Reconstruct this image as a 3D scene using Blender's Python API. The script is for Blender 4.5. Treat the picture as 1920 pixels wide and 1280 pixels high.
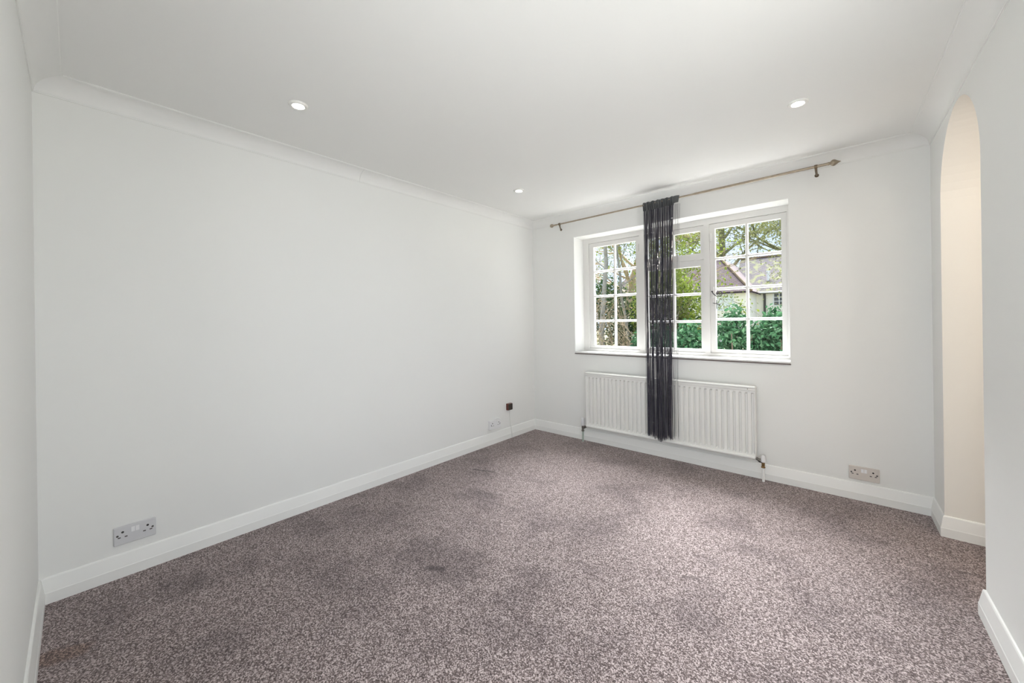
import bpy, math, random
from mathutils import Vector, Matrix
import numpy as np

# ---------------------------------------------------------------- camera, sky, sun, large lights, exposure
for o in list(bpy.data.objects):
    bpy.data.objects.remove(o)
scene = bpy.context.scene
col = scene.collection
R = math.radians

def set_camera():
    yaw, pitch, roll = 0.719224, -0.0002, -0.01377
    f = Vector((-math.sin(yaw)*math.cos(pitch), math.cos(yaw)*math.cos(pitch), math.sin(pitch)))
    r0 = Vector((math.cos(yaw), math.sin(yaw), 0)); u0 = r0.cross(f)
    r = math.cos(roll)*r0 + math.sin(roll)*u0
    u = -math.sin(roll)*r0 + math.cos(roll)*u0
    cam = bpy.data.cameras.new('camera')
    cam.sensor_fit = 'HORIZONTAL'; cam.sensor_width = 36.0
    cam.lens = 717.0/1920*36.0
    cam.shift_y = -36.43/1920
    cam.clip_start = 0.02; cam.clip_end = 300
    o = bpy.data.objects.new('camera', cam); col.objects.link(o)
    m = Matrix((( r.x, u.x, -f.x, 2.5926), (r.y, u.y, -f.y, -3.3211), (r.z, u.z, -f.z, 1.1756), (0, 0, 0, 1)))
    o.matrix_world = m
    scene.camera = o
set_camera()

SUN_STRENGTH = 38.0      # hazy sun beyond the window
SKY_STRENGTH = 1.5
FILL_LIGHT_RIGHT = 24.0  # added fill at the invented glazed doors in the right wall, behind the camera
FILL_LIGHT_NEAR = 22.0   # added fill at the invented glazed door in the near wall, behind the camera
HALL_LIGHT = 2.0
HALL_LIGHT_FAR = 11.0
SPOT_GLOW = 60.0
EXPOSURE = 0.11

world = bpy.data.worlds.new('overcast_sky'); scene.world = world
world.use_nodes = True
wn = world.node_tree.nodes; wl = world.node_tree.links
bg = wn['Background']
bg.inputs['Strength'].default_value = SKY_STRENGTH
wtc = wn.new('ShaderNodeTexCoord'); wno = wn.new('ShaderNodeTexNoise'); wra = wn.new('ShaderNodeValToRGB')
wno.inputs['Scale'].default_value = 3.0; wno.inputs['Detail'].default_value = 5.0
wra.color_ramp.elements[0].position = 0.35; wra.color_ramp.elements[0].color = (0.53, 0.65, 0.90, 1)
wra.color_ramp.elements[1].position = 0.65; wra.color_ramp.elements[1].color = (0.66, 0.75, 0.92, 1)
wl.new(wtc.outputs['Generated'], wno.inputs['Vector']); wl.new(wno.outputs['Fac'], wra.inputs['Fac']); wl.new(wra.outputs['Color'], bg.inputs['Color'])

def add_light(name, kind, loc, direction, energy, color=(1, 1, 1), **kw):
    l = bpy.data.lights.new(name, kind); l.energy = energy; l.color = color
    for k, v in kw.items(): setattr(l, k, v)
    o = bpy.data.objects.new(name, l); col.objects.link(o)
    o.location = loc
    o.rotation_euler = Vector(direction).to_track_quat('-Z', 'Y').to_euler()
    return o
# hazy sun veiled by thin cloud, high in front of the window
add_light('sun', 'SUN', (3, 12, 14), (0.20, -0.60, -0.80), SUN_STRENGTH, (0.985, 0.98, 1.0), angle=R(46))
# added fill lights at two invented glazed doorways, unseen behind the camera
add_light('fill_right_doors', 'AREA', (3.26, -2.50, 1.06), (-1, 0, 0), FILL_LIGHT_RIGHT, (1.0, 0.995, 0.98), shape='RECTANGLE', size=1.50, size_y=1.96)
add_light('fill_near_door', 'AREA', (2.42, -3.68, 1.06), (0, 1, 0), FILL_LIGHT_NEAR, (1.0, 0.995, 0.98), shape='RECTANGLE', size=0.90, size_y=1.96)

vs = scene.view_settings
vs.view_transform = 'Standard'; vs.look = 'None'; vs.gamma = 1.0; vs.use_curve_mapping = False
vs.exposure = EXPOSURE
scene.cycles.max_bounces = 14; scene.cycles.diffuse_bounces = 8; scene.cycles.transparent_max_bounces = 24

# ---------------------------------------------------------------- material helpers
def mat(name, color, rough=0.5, metal=0.0, noise=None, bump=None, spec=0.5, emit=None):
    """noise = (scale, amount, colour2); bump = (scale, strength, distance)"""
    m = bpy.data.materials.new(name); m.use_nodes = True
    n = m.node_tree.nodes; l = m.node_tree.links; b = n['Principled BSDF']
    b.inputs['Base Color'].default_value = (*color, 1); b.inputs['Roughness'].default_value = rough
    b.inputs['Metallic'].default_value = metal; b.inputs['Specular IOR Level'].default_value = spec
    if emit:
        b.inputs['Emission Color'].default_value = (*emit[0], 1); b.inputs['Emission Strength'].default_value = emit[1]
    tc = n.new('ShaderNodeTexCoord')
    if noise:
        t = n.new('ShaderNodeTexNoise'); t.inputs['Scale'].default_value = noise[0]; t.inputs['Detail'].default_value = 4
        r = n.new('ShaderNodeValToRGB')
        r.color_ramp.elements[0].position = 0.5-noise[1]; r.color_ramp.elements[1].position = 0.5+noise[1]
        r.color_ramp.elements[0].color = (*color, 1); r.color_ramp.elements[1].color = (*noise[2], 1)
        l.new(tc.outputs['Object'], t.inputs['Vector']); l.new(t.outputs['Fac'], r.inputs['Fac']); l.new(r.outputs['Color'], b.inputs['Base Color'])
    if bump:
        t = n.new('ShaderNodeTexNoise'); t.inputs['Scale'].default_value = bump[0]; t.inputs['Detail'].default_value = 3
        bu = n.new('ShaderNodeBump'); bu.inputs['Strength'].default_value = bump[1]; bu.inputs['Distance'].default_value = bump[2]
        l.new(tc.outputs['Object'], t.inputs['Vector']); l.new(t.outputs['Fac'], bu.inputs['Height']); l.new(bu.outputs['Normal'], b.inputs['Normal'])
    return m

M = {}
M['wall'] = mat('wall_paint', (0.775, 0.778, 0.762), 0.75, noise=(1.3, 0.3, (0.79, 0.792, 0.778)), bump=(90, 0.05, 0.002), spec=0.3)
M['ceiling'] = mat('ceiling_paint', (0.785, 0.785, 0.772), 0.85, noise=(1.1, 0.3, (0.80, 0.80, 0.787)), bump=(70, 0.04, 0.002), spec=0.2)
M['hall'] = mat('hall_cream_paint', (0.80, 0.775, 0.725), 0.75, noise=(1.5, 0.3, (0.81, 0.785, 0.74)), bump=(90, 0.05, 0.002), spec=0.3)
M['trim'] = mat('trim_gloss_white', (0.81, 0.812, 0.795), 0.38, noise=(6, 0.3, (0.83, 0.832, 0.815)), bump=(30, 0.06, 0.002))
M['coving'] = mat('coving_paint', (0.775, 0.776, 0.762), 0.8, noise=(2, 0.3, (0.79, 0.79, 0.776)), spec=0.2)
M['window_white'] = mat('window_white_paint', (0.70, 0.69, 0.672), 0.4, noise=(9, 0.3, (0.72, 0.71, 0.69)), bump=(40, 0.05, 0.001))
M['sill_edge'] = mat('sill_brown_edge', (0.10, 0.075, 0.07), 0.5, noise=(25, 0.3, (0.14, 0.10, 0.09)))
M['radiator'] = mat('radiator_enamel', (0.77, 0.768, 0.745), 0.4, noise=(3, 0.3, (0.78, 0.778, 0.755)))
M['plastic_white'] = mat('socket_plastic_white', (0.76, 0.76, 0.77), 0.35, noise=(40, 0.3, (0.77, 0.77, 0.78)))
M['plastic_grey'] = mat('socket_plastic_aged', (0.60, 0.60, 0.62), 0.4, noise=(40, 0.3, (0.62, 0.62, 0.635)))
M['plastic_cream'] = mat('socket_plastic_cream', (0.62, 0.57, 0.53), 0.4, noise=(40, 0.3, (0.64, 0.59, 0.545)))
M['slot'] = mat('socket_slot_dark', (0.012, 0.011, 0.011), 0.7, noise=(90, 0.3, (0.02, 0.018, 0.018)))
M['slot_grey'] = mat('socket_slot_shutter', (0.05, 0.043, 0.04), 0.6, noise=(90, 0.3, (0.07, 0.06, 0.055)))
M['bronze'] = mat('antique_bronze', (0.40, 0.34, 0.265), 0.36, 0.75, noise=(60, 0.25, (0.30, 0.25, 0.19)))
M['bronze_dark'] = mat('dark_bronze', (0.13, 0.095, 0.065), 0.42, 0.7, noise=(60, 0.3, (0.20, 0.15, 0.10)))
M['brass'] = mat('valve_brass', (0.42, 0.28, 0.12), 0.4, 0.9, noise=(120, 0.3, (0.20, 0.12, 0.06)))
M['valve_metal'] = mat('valve_tarnished_metal', (0.20, 0.185, 0.165), 0.4, 0.8, noise=(120, 0.3, (0.10, 0.09, 0.08)))
M['verdigris'] = mat('pipe_verdigris_copper', (0.32, 0.42, 0.36), 0.6, 0.2, noise=(60, 0.3, (0.50, 0.54, 0.49)))
M['string'] = mat('curtain_string', (0.030, 0.028, 0.042), 0.35, 0.0, noise=(20, 0.25, (0.060, 0.057, 0.078)), spec=0.6)
M['header'] = mat('curtain_header_fabric', (0.060, 0.063, 0.065), 0.7, noise=(140, 0.3, (0.105, 0.11, 0.112)), bump=(400, 0.4, 0.001))
M['bead'] = mat('curtain_bead_silver', (0.62, 0.62, 0.66), 0.15, 0.6, noise=(200, 0.3, (0.75, 0.75, 0.78)))
M['box_brown'] = mat('box_red_brown', (0.085, 0.022, 0.014), 0.3, noise=(60, 0.3, (0.13, 0.03, 0.02)))
M['box_dark'] = mat('box_dark_front', (0.018, 0.013, 0.010), 0.3, noise=(60, 0.3, (0.035, 0.025, 0.015)))
M['cable'] = mat('cable_white', (0.70, 0.70, 0.67), 0.5, noise=(30, 0.3, (0.74, 0.74, 0.71)))
M['lamp_trim'] = mat('downlight_white_trim', (0.80, 0.79, 0.76), 0.4, noise=(30, 0.3, (0.82, 0.81, 0.78)))
M['lamp_glow'] = mat('downlight_lens', (0.9, 0.9, 0.88), 0.3, emit=((1.0, 0.96, 0.88), SPOT_GLOW), noise=(30, 0.3, (0.92, 0.92, 0.90)))
M['iron'] = mat('handle_black_iron', (0.06, 0.058, 0.06), 0.45, 0.4, noise=(80, 0.3, (0.05, 0.048, 0.05)))
M['render_cream'] = mat('house_cream_render', (0.90, 0.87, 0.78), 0.85, noise=(1.2, 0.35, (0.92, 0.90, 0.84)), spec=0.2)
M['house_frame'] = mat('house_window_white', (0.80, 0.82, 0.84), 0.5, noise=(3, 0.3, (0.84, 0.86, 0.88)))
M['house_curtain'] = mat('house_net_curtain', (0.70, 0.76, 0.78), 0.8, noise=(4, 0.3, (0.80, 0.85, 0.87)))
M['house_dark'] = mat('house_window_interior', (0.06, 0.07, 0.08), 0.3, noise=(3, 0.3, (0.12, 0.13, 0.15)))
M['pipe_black'] = mat('downpipe_dark', (0.055, 0.05, 0.05), 0.6, noise=(6, 0.3, (0.08, 0.07, 0.07)))
M['ridge'] = mat('ridge_tile_orange', (0.18, 0.11, 0.075), 0.9, noise=(5, 0.3, (0.15, 0.13, 0.075)))
M['bark_grey'] = mat('bark_grey', (0.20, 0.195, 0.175), 0.9, noise=(9, 0.2, (0.32, 0.31, 0.28)), bump=(30, 0.6, 0.02))
M['bark_moss'] = mat('bark_mossy', (0.09, 0.09, 0.045), 0.9, noise=(6, 0.2, (0.16, 0.165, 0.085)), bump=(30, 0.6, 0.02))
M['bark_tan'] = mat('twig_tan', (0.26, 0.195, 0.12), 0.9, noise=(9, 0.25, (0.42, 0.34, 0.24)))
M['bark_brown'] = mat('bark_brown', (0.07, 0.05, 0.035), 0.9, noise=(9, 0.25, (0.12, 0.09, 0.065)))
M['ground'] = mat('garden_ground', (0.10, 0.12, 0.05), 0.95, noise=(2, 0.3, (0.17, 0.14, 0.09)))
M['added_patio'] = mat('added_patio_stone', (0.42, 0.40, 0.36), 0.9, noise=(2, 0.3, (0.48, 0.46, 0.42)))  # paving added outside the invented glazed doors, out of view
M['gravel'] = mat('bounce_gravel', (0.62, 0.58, 0.52), 0.95, noise=(40, 0.3, (0.74, 0.71, 0.66)), bump=(60, 0.5, 0.01))  # for the unseen pale ground that bounces light through the window
M['brick'] = mat('outer_wall_render', (0.60, 0.57, 0.50), 0.9, noise=(2, 0.3, (0.66, 0.63, 0.56)))

def leaf_mat(name, c1, c2, c3, rough=0.45):
    m = bpy.data.materials.new(name); m.use_nodes = True
    n = m.node_tree.nodes; l = m.node_tree.links; b = n['Principled BSDF']
    g = n.new('ShaderNodeNewGeometry'); r = n.new('ShaderNodeValToRGB')
    r.color_ramp.elements[0].color = (*c1, 1); r.color_ramp.elements[1].color = (*c3, 1)
    e = r.color_ramp.elements.new(0.5); e.color = (*c2, 1)
    l.new(g.outputs['Random Per Island'], r.inputs['Fac']); l.new(r.outputs['Color'], b.inputs['Base Color'])
    b.inputs['Roughness'].default_value = rough+0.2; b.inputs['Specular IOR Level'].default_value = 0.15
    tr = n.new('ShaderNodeBsdfTranslucent'); mx = n.new('ShaderNodeMixShader'); mx.inputs['Fac'].default_value = 0.2
    l.new(r.outputs['Color'], tr.inputs['Color']); l.new(b.outputs['BSDF'], mx.inputs[1]); l.new(tr.outputs['BSDF'], mx.inputs[2])
    l.new(mx.outputs['Shader'], n['Material Output'].inputs['Surface'])
    return m
M['leaf_laurel'] = leaf_mat('leaf_laurel', (0.018, 0.062, 0.026), (0.045, 0.125, 0.055), (0.105, 0.205, 0.105), 0.4)
M['leaf_lime'] = leaf_mat('leaf_lime', (0.10, 0.13, 0.022), (0.18, 0.235, 0.036), (0.27, 0.33, 0.066), 0.5)
M['leaf_olive'] = leaf_mat('leaf_olive', (0.048, 0.056, 0.016), (0.096, 0.108, 0.032), (0.144, 0.160, 0.052), 0.5)
M['leaf_bud'] = leaf_mat('leaf_spring_bud', (0.135, 0.153, 0.054), (0.203, 0.221, 0.090), (0.261, 0.270, 0.135), 0.6)
M['leaf_ever'] = leaf_mat('leaf_evergreen', (0.012, 0.036, 0.012), (0.028, 0.068, 0.020), (0.060, 0.112, 0.036), 0.45)
M['leaf_dry'] = leaf_mat('leaf_dry', (0.120, 0.088, 0.048), (0.168, 0.132, 0.076), (0.240, 0.208, 0.144), 0.8)
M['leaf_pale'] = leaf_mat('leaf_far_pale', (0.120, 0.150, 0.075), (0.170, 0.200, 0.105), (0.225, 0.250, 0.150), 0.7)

def glass_mat():
    m = bpy.data.materials.new('window_glass'); m.use_nodes = True
    n = m.node_tree.nodes; l = m.node_tree.links
    n.remove(n['Principled BSDF'])
    t = n.new('ShaderNodeBsdfTransparent'); t.inputs['Color'].default_value = (0.97, 0.985, 0.98, 1)
    g = n.new('ShaderNodeBsdfGlossy'); g.inputs['Roughness'].default_value = 0.02
    fr = n.new('ShaderNodeFresnel'); fr.inputs['IOR'].default_value = 1.35
    mx = n.new('ShaderNodeMixShader')
    ge = n.new('ShaderNodeNewGeometry'); inv = n.new('ShaderNodeMath'); inv.operation = 'SUBTRACT'; inv.inputs[0].default_value = 1.0
    mu = n.new('ShaderNodeMath'); mu.operation = 'MULTIPLY'      # only the outward faces of a pane reflect
    l.new(ge.outputs['Backfacing'], inv.inputs[1]); l.new(fr.outputs['Fac'], mu.inputs[0]); l.new(inv.outputs[0], mu.inputs[1])
    l.new(mu.outputs[0], mx.inputs['Fac']); l.new(t.outputs['BSDF'], mx.inputs[1]); l.new(g.outputs['BSDF'], mx.inputs[2])
    l.new(mx.outputs['Shader'], n['Material Output'].inputs['Surface'])
    return m
M['glass'] = glass_mat()

def roof_mat(name, c1, c2, moss, moss_amt):
    m = bpy.data.materials.new(name); m.use_nodes = True
    n = m.node_tree.nodes; l = m.node_tree.links; b = n['Principled BSDF']; b.inputs['Roughness'].default_value = 0.9
    tc = n.new('ShaderNodeTexCoord'); br = n.new('ShaderNodeTexBrick')
    br.inputs['Scale'].default_value = 1.0; br.inputs['Brick Width'].default_value = 0.24; br.inputs['Row Height'].default_value = 0.13
    br.inputs['Mortar Size'].default_value = 0.012
    br.inputs['Color1'].default_value = (*c1, 1); br.inputs['Color2'].default_value = (*c2, 1); br.inputs['Mortar'].default_value = (c1[0]*.5, c1[1]*.5, c1[2]*.5, 1)
    mp = n.new('ShaderNodeMapping')
    no = n.new('ShaderNodeTexNoise'); no.inputs['Scale'].default_value = 2.6; no.inputs['Detail'].default_value = 6
    rp = n.new('ShaderNodeValToRGB'); rp.color_ramp.elements[0].position = 0.62-moss_amt; rp.color_ramp.elements[1].position = 0.74-moss_amt
    mix = n.new('ShaderNodeMix'); mix.data_type = 'RGBA'; mix.inputs['B'].default_value = (*moss, 1)
    l.new(tc.outputs['UV'], br.inputs['Vector']); l.new(tc.outputs['Object'], no.inputs['Vector'])
    l.new(no.outputs['Fac'], rp.inputs['Fac']); l.new(rp.outputs['Color'], mix.inputs['Factor'])
    l.new(br.outputs['Color'], mix.inputs['A']); l.new(mix.outputs['Result'], b.inputs['Base Color'])
    return m
M['roof_clean'] = roof_mat('roof_tile_mauve', (0.13, 0.09, 0.092), (0.17, 0.125, 0.127), (0.15, 0.135, 0.08), 0.0)
M['roof_moss'] = roof_mat('roof_tile_mossy', (0.10, 0.085, 0.09), (0.14, 0.115, 0.12), (0.20, 0.20, 0.09), 0.12)

def carpet_mat():
    m = bpy.data.materials.new('carpet_heather'); m.use_nodes = True
    n = m.node_tree.nodes; l = m.node_tree.links; b = n['Principled BSDF']
    b.inputs['Roughness'].default_value = 1.0; b.inputs['Specular IOR Level'].default_value = 0.05
    b.inputs['Sheen Weight'].default_value = 0.25; b.inputs['Sheen Roughness'].default_value = 0.6
    b.inputs['Sheen Tint'].default_value = (1.0, 0.92, 0.93, 1)
    tc = n.new('ShaderNodeTexCoord')
    def noise(scale, detail, rough=0.5):
        t = n.new('ShaderNodeTexNoise'); t.inputs['Scale'].default_value = scale; t.inputs['Detail'].default_value = detail
        t.inputs['Roughness'].default_value = rough; l.new(tc.outputs['Object'], t.inputs['Vector']); return t
    def math_(op, a, b_=None, clamp=False):
        k = n.new('ShaderNodeMath'); k.operation = op; k.use_clamp = clamp
        for i, v in enumerate((a, b_)):
            if v is None: continue
            if isinstance(v, (int, float)): k.inputs[i].default_value = v
            else: l.new(v, k.inputs[i])
        return k.outputs[0]
    fine = noise(200, 3, 0.7)
    vor = n.new('ShaderNodeTexVoronoi'); vor.inputs['Scale'].default_value = 245; vor.inputs['Randomness'].default_value = 1.0
    l.new(tc.outputs['Object'], vor.inputs['Vector'])
    sp = n.new('ShaderNodeSeparateColor'); l.new(vor.outputs['Color'], sp.inputs[0])
    mixv = math_('ADD', math_('MULTIPLY', fine.outputs['Fac'], 0.62), math_('MULTIPLY', sp.outputs[0], 0.38))
    ramp = n.new('ShaderNodeValToRGB')
    e = ramp.color_ramp.elements
    e[0].position = 0.32; e[0].color = (0.038, 0.024, 0.021, 1)
    e[1].position = 0.68; e[1].color = (0.54, 0.455, 0.448, 1)
    x = ramp.color_ramp.elements.new(0.50); x.color = (0.160, 0.121, 0.116, 1)
    l.new(mixv, ramp.inputs['Fac'])
    # pile lying different ways, trodden patches
    blot = noise(3.0, 5, 0.58)
    br = n.new('ShaderNodeValToRGB'); br.color_ramp.elements[0].position = 0.37; br.color_ramp.elements[1].position = 0.50
    br.color_ramp.elements[0].color = (0.72, 0.71, 0.72, 1); br.color_ramp.elements[1].color = (1, 1, 1, 1)
    l.new(blot.outputs['Fac'], br.inputs['Fac'])
    mul = n.new('ShaderNodeMix'); mul.data_type = 'RGBA'; mul.blend_type = 'MULTIPLY'; mul.inputs['Factor'].default_value = 1.0
    l.new(ramp.outputs['Color'], mul.inputs['A']); l.new(br.outputs['Color'], mul.inputs['B'])
    colr = mul.outputs['Result']
    # marks: (ax, ay, bx, by, half width, wobble)
    marks = [(1.06, -2.215, 1.13, -2.18, 0.022, 0.9), (0.34, -1.228, 0.49, -1.164, 0.016, 0.7), (2.02, -1.50, 2.07, -1.47, 0.014, 0.6),
             (2.96, -0.66, 3.03, -0.64, 0.014, 0.65), (0.95, -2.17, 1.16, -2.12, 0.19, 0.55), (0.33, -2.95, 0.36, -2.93, 0.09, 0.35), (0.30, -3.05, 0.33, -3.03, 0.10, 0.4),
             (0.57, -1.595, 1.17, -1.475, 0.009, 0.35), (0.62, -1.50, 0.80, -1.47, 0.07, 0.35), (0.20, -2.45, 0.32, -2.40, 0.10, 0.4), (0.43, -3.40, 0.47, -3.33, 0.05, 0.5, (0.62, 0.36, 0.16))]
    hgt = mixv
    wob = noise(14, 2)
    for ax, ay, bx, by, hw, am, *tint in marks:
        sep = n.new('ShaderNodeSeparateXYZ'); l.new(tc.outputs['Object'], sep.inputs[0])
        L = math.hypot(bx-ax, by-ay); ux, uy = (bx-ax)/L, (by-ay)/L
        dx = math_('SUBTRACT', sep.outputs[0], ax); dy = math_('SUBTRACT', sep.outputs[1], ay)
        s = math_('ADD', math_('MULTIPLY', dx, ux), math_('MULTIPLY', dy, uy))
        t = math_('ADD', math_('MULTIPLY', dx, -uy), math_('MULTIPLY', dy, ux))
        sc = math_('MINIMUM', math_('MAXIMUM', s, 0.0), L)
        ds = math_('SUBTRACT', s, sc)
        d = math_('SQRT', math_('ADD', math_('MULTIPLY', ds, ds), math_('MULTIPLY', t, t)))
        d = math_('ADD', d, math_('MULTIPLY', math_('SUBTRACT', wob.outputs['Fac'], 0.5), hw*1.2))
        k = math_('SUBTRACT', 1.0, math_('DIVIDE', d, hw), True)
        k = math_('MINIMUM', math_('MULTIPLY', k, 2.0), 1.0)
        mm = n.new('ShaderNodeMix'); mm.data_type = 'RGBA'; mm.blend_type = 'MULTIPLY'; mm.inputs['B'].default_value = (*(tint[0] if tint else (0.34, 0.32, 0.33)), 1)
        l.new(math_('MULTIPLY', k, am), mm.inputs['Factor']); l.new(colr, mm.inputs['A']); colr = mm.outputs['Result']
    l.new(colr, b.inputs['Base Color'])
    bu = n.new('ShaderNodeBump'); bu.inputs['Strength'].default_value = 0.55; bu.inputs['Distance'].default_value = 0.006
    l.new(hgt, bu.inputs['Height']); l.new(bu.outputs['Normal'], b.inputs['Normal'])
    return m
M['carpet'] = carpet_mat()

# ---------------------------------------------------------------- mesh helpers
class MB:
    def __init__(s): s.v = []; s.f = []; s.uv = None
    def add(s, verts, faces):
        k = len(s.v); s.v += [tuple(v) for v in verts]; s.f += [tuple(i+k for i in f) for f in faces]; return s
    def box(s, x0, x1, y0, y1, z0, z1):
        return s.add([(x0,y0,z0),(x1,y0,z0),(x1,y1,z0),(x0,y1,z0),(x0,y0,z1),(x1,y0,z1),(x1,y1,z1),(x0,y1,z1)],
                     [(0,3,2,1),(4,5,6,7),(0,1,5,4),(1,2,6,5),(2,3,7,6),(3,0,4,7)])
    def cbox(s, x0, x1, y0, y1, z0, z1, c):
        """box with its edges chamfered by c"""
        V = []
        for sx in (0, 1):
            for sy in (0, 1):
                for sz in (0, 1):
                    X = (x0, x1)[sx]; Y = (y0, y1)[sy]; Z = (z0, z1)[sz]
                    ex = c*(1-2*sx); ey = c*(1-2*sy); ez = c*(1-2*sz)
                    V += [(X, Y+ey, Z+ez), (X+ex, Y, Z+ez), (X+ex, Y+ey, Z)]
        I = lambda sx, sy, sz, a: ((sx*2+sy)*2+sz)*3+a
        F = []
        for a in range(3):
            for e in (0, 1):
                ids = []
                for p, q in ((0,0),(1,0),(1,1),(0,1)):
                    t = [0,0,0]; t[a] = e; o = [i for i in range(3) if i != a]; t[o[0]] = p; t[o[1]] = q
                    ids.append(I(*t, a))
                F.append(tuple(ids))
        for a in range(3):
            b, c2 = [i for i in range(3) if i != a]
            for p in (0, 1):
                for q in (0, 1):
                    t0 = [0,0,0]; t0[b] = p; t0[c2] = q; t1 = list(t0); t1[a] = 1
                    F.append((I(*t0, b), I(*t1, b), I(*t1, c2), I(*t0, c2)))
        for sx in (0, 1):
            for sy in (0, 1):
                for sz in (0, 1): F.append((I(sx,sy,sz,0), I(sx,sy,sz,1), I(sx,sy,sz,2)))
        return s.add(V, F)
    def tube(s, pts, rad, n=8, caps=True):
        pts = [Vector(p) for p in pts]; m = len(pts)
        rads = rad if isinstance(rad, (list, tuple)) else [rad]*m
        V = []; F = []
        prev = None
        for i, p in enumerate(pts):
            t = (pts[min(i+1, m-1)] - pts[max(i-1, 0)])
            t = t.normalized() if t.length > 1e-9 else Vector((0,0,1))
            if prev is None:
                a = Vector((0,0,1)) if abs(t.z) < 0.9 else Vector((1,0,0))
                u = t.cross(a).normalized()
            else:
                u = prev - t*prev.dot(t)
                u = u.normalized() if u.length > 1e-6 else t.orthogonal().normalized()
            prev = u; w = t.cross(u)
            for k in range(n):
                a = 2*math.pi*k/n; V.append(p + (u*math.cos(a) + w*math.sin(a))*rads[i])
        for i in range(m-1):
            for k in range(n):
                F.append((i*n+k, i*n+(k+1)%n, (i+1)*n+(k+1)%n, (i+1)*n+k))
        if caps:
            F.append(tuple(range(n-1, -1, -1))); F.append(tuple((m-1)*n+k for k in range(n)))
        return s.add(V, F)
    def lathe(s, origin, axis, prof, n=16, caps=True):
        """prof = [(distance along axis, radius)]"""
        o = Vector(origin); t = Vector(axis).normalized(); u = t.orthogonal().normalized(); w = t.cross(u); m = len(prof)
        V = [o + t*d + (u*math.cos(2*math.pi*k/n) + w*math.sin(2*math.pi*k/n))*max(r, 1e-5) for d, r in prof for k in range(n)]
        F = [(i*n+k, i*n+(k+1) % n, (i+1)*n+(k+1) % n, (i+1)*n+k) for i in range(m-1) for k in range(n)]
        if caps: F += [tuple(range(n-1, -1, -1)), tuple((m-1)*n+k for k in range(n))]
        return s.add(V, F)
    def sweep(s, path, prof, closed=False):
        """path = [(x, y)] horizontal polyline, prof = [(offset to the left of travel, z)]; mitred"""
        m = len(path); V = []; F = []; k = len(prof)
        P = [Vector(p) for p in path]
        for i in range(m):
            a = (P[i]-P[i-1]).normalized() if (i > 0 or closed) else None
            b = (P[(i+1) % m]-P[i]).normalized() if (i < m-1 or closed) else None
            na = Vector((-a.y, a.x)) if a else None; nb = Vector((-b.y, b.x)) if b else None
            if na is None: nn = nb
            elif nb is None: nn = na
            else: nn = (na+nb)/(1+na.dot(nb))
            for off, z in prof: V.append((P[i].x+nn.x*off, P[i].y+nn.y*off, z))
        for i in range(m-1 if not closed else m):
            j = (i+1) % m
            for q in range(k): F.append((i*k+q, j*k+q, j*k+(q+1) % k, i*k+(q+1) % k))
        if not closed:
            F.append(tuple(range(k))[::-1]); F.append(tuple((m-1)*k+q for q in range(k)))
        return s.add(V, F)
    def prism(s, poly, y0, y1, fn):
        """poly of 2D points extruded; fn(u, w, d) -> 3D"""
        n = len(poly)
        V = [fn(u, w, y0) for u, w in poly] + [fn(u, w, y1) for u, w in poly]
        F = [tuple(range(n-1, -1, -1)), tuple(range(n, 2*n))] + [(i, (i+1) % n, (i+1) % n+n, i+n) for i in range(n)]
        return s.add(V, F)
    def build(s, name, m, parent=None, smooth=False, local=False):
        A = np.array(s.v, dtype=float)
        if local: org = np.zeros(3)
        else:
            lo = A.min(0); hi = A.max(0); org = np.array([(lo[0]+hi[0])/2, (lo[1]+hi[1])/2, lo[2]])
        me = bpy.data.meshes.new(name); me.from_pydata((A-org).tolist(), [], s.f); me.update()
        import bmesh
        bm = bmesh.new(); bm.from_mesh(me); bmesh.ops.recalc_face_normals(bm, faces=bm.faces); bm.to_mesh(me); bm.free()
        me.materials.append(M[m] if isinstance(m, str) else m)
        if smooth:
            me.polygons.foreach_set('use_smooth', [True]*len(me.polygons))
            try: me.set_sharp_from_angle(angle=R(38))
            except Exception: pass
        o = bpy.data.objects.new(name, me); col.objects.link(o)
        if parent is not None:
            o.parent = parent
            if local: o.location = (0, 0, 0)
            else: o.location = Vector(org) - world_org(parent)
        else: o.location = Vector(org)
        return o

def world_org(o):
    p = Vector(o.location)
    while o.parent is not None: o = o.parent; p += Vector(o.location)
    return p
def thing(name, loc, label=None, cat=None, group=None, rz=0.0):
    o = bpy.data.objects.new(name, None); o.empty_display_size = 0.1; col.objects.link(o); o.location = loc; o.rotation_euler.z = rz
    return tag(o, label, cat, group)
def tag(o, label=None, cat=None, group=None, kind=None):
    if label: o['label'] = label
    if cat: o['category'] = cat
    if group: o['group'] = group
    if kind: o['kind'] = kind
    return o
def struct(o, label, cat='room'):
    return tag(o, label, cat, kind='structure')
def copy_tree(o, parent=None):
    c = o.copy(); col.objects.link(c); c.parent = parent
    for ch in [x for x in bpy.data.objects if x.parent == o]: copy_tree(ch, c)
    return c

# ---------------------------------------------------------------- room dimensions (metres)
WX = 2.971          # right wall at the window wall
AR = -0.018         # the right wall runs slightly out of square
LY = 3.434
HC = 2.255          # ceiling
HV = 2.182          # lower edge of coving
CV = 0.088
def rx(y): return WX + AR*y           # x of right wall's room face
WT = 0.145                            # right wall thickness
AY0, AY1 = -0.265, -1.000             # arch jambs
ARAD = (AY0-AY1)/2; AYC = (AY0+AY1)/2; ASP = 2.163-ARAD
WX0, WX1, WZ0, WZ1 = 0.528, 2.290, 0.850, 2.019    # window opening
YF = 0.18                             # frame face inside the recess
YO = 0.33                             # outer face of the window wall

# floor
HX = 4.35                             # hall's far side
b = MB().box(-0.15, HX+0.1, -LY-0.1, 0.02, -0.12, 0.0)
struct(b.build('floor', 'carpet', local=True), 'speckled mauve brown carpet covering the whole floor', 'floor')
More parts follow.
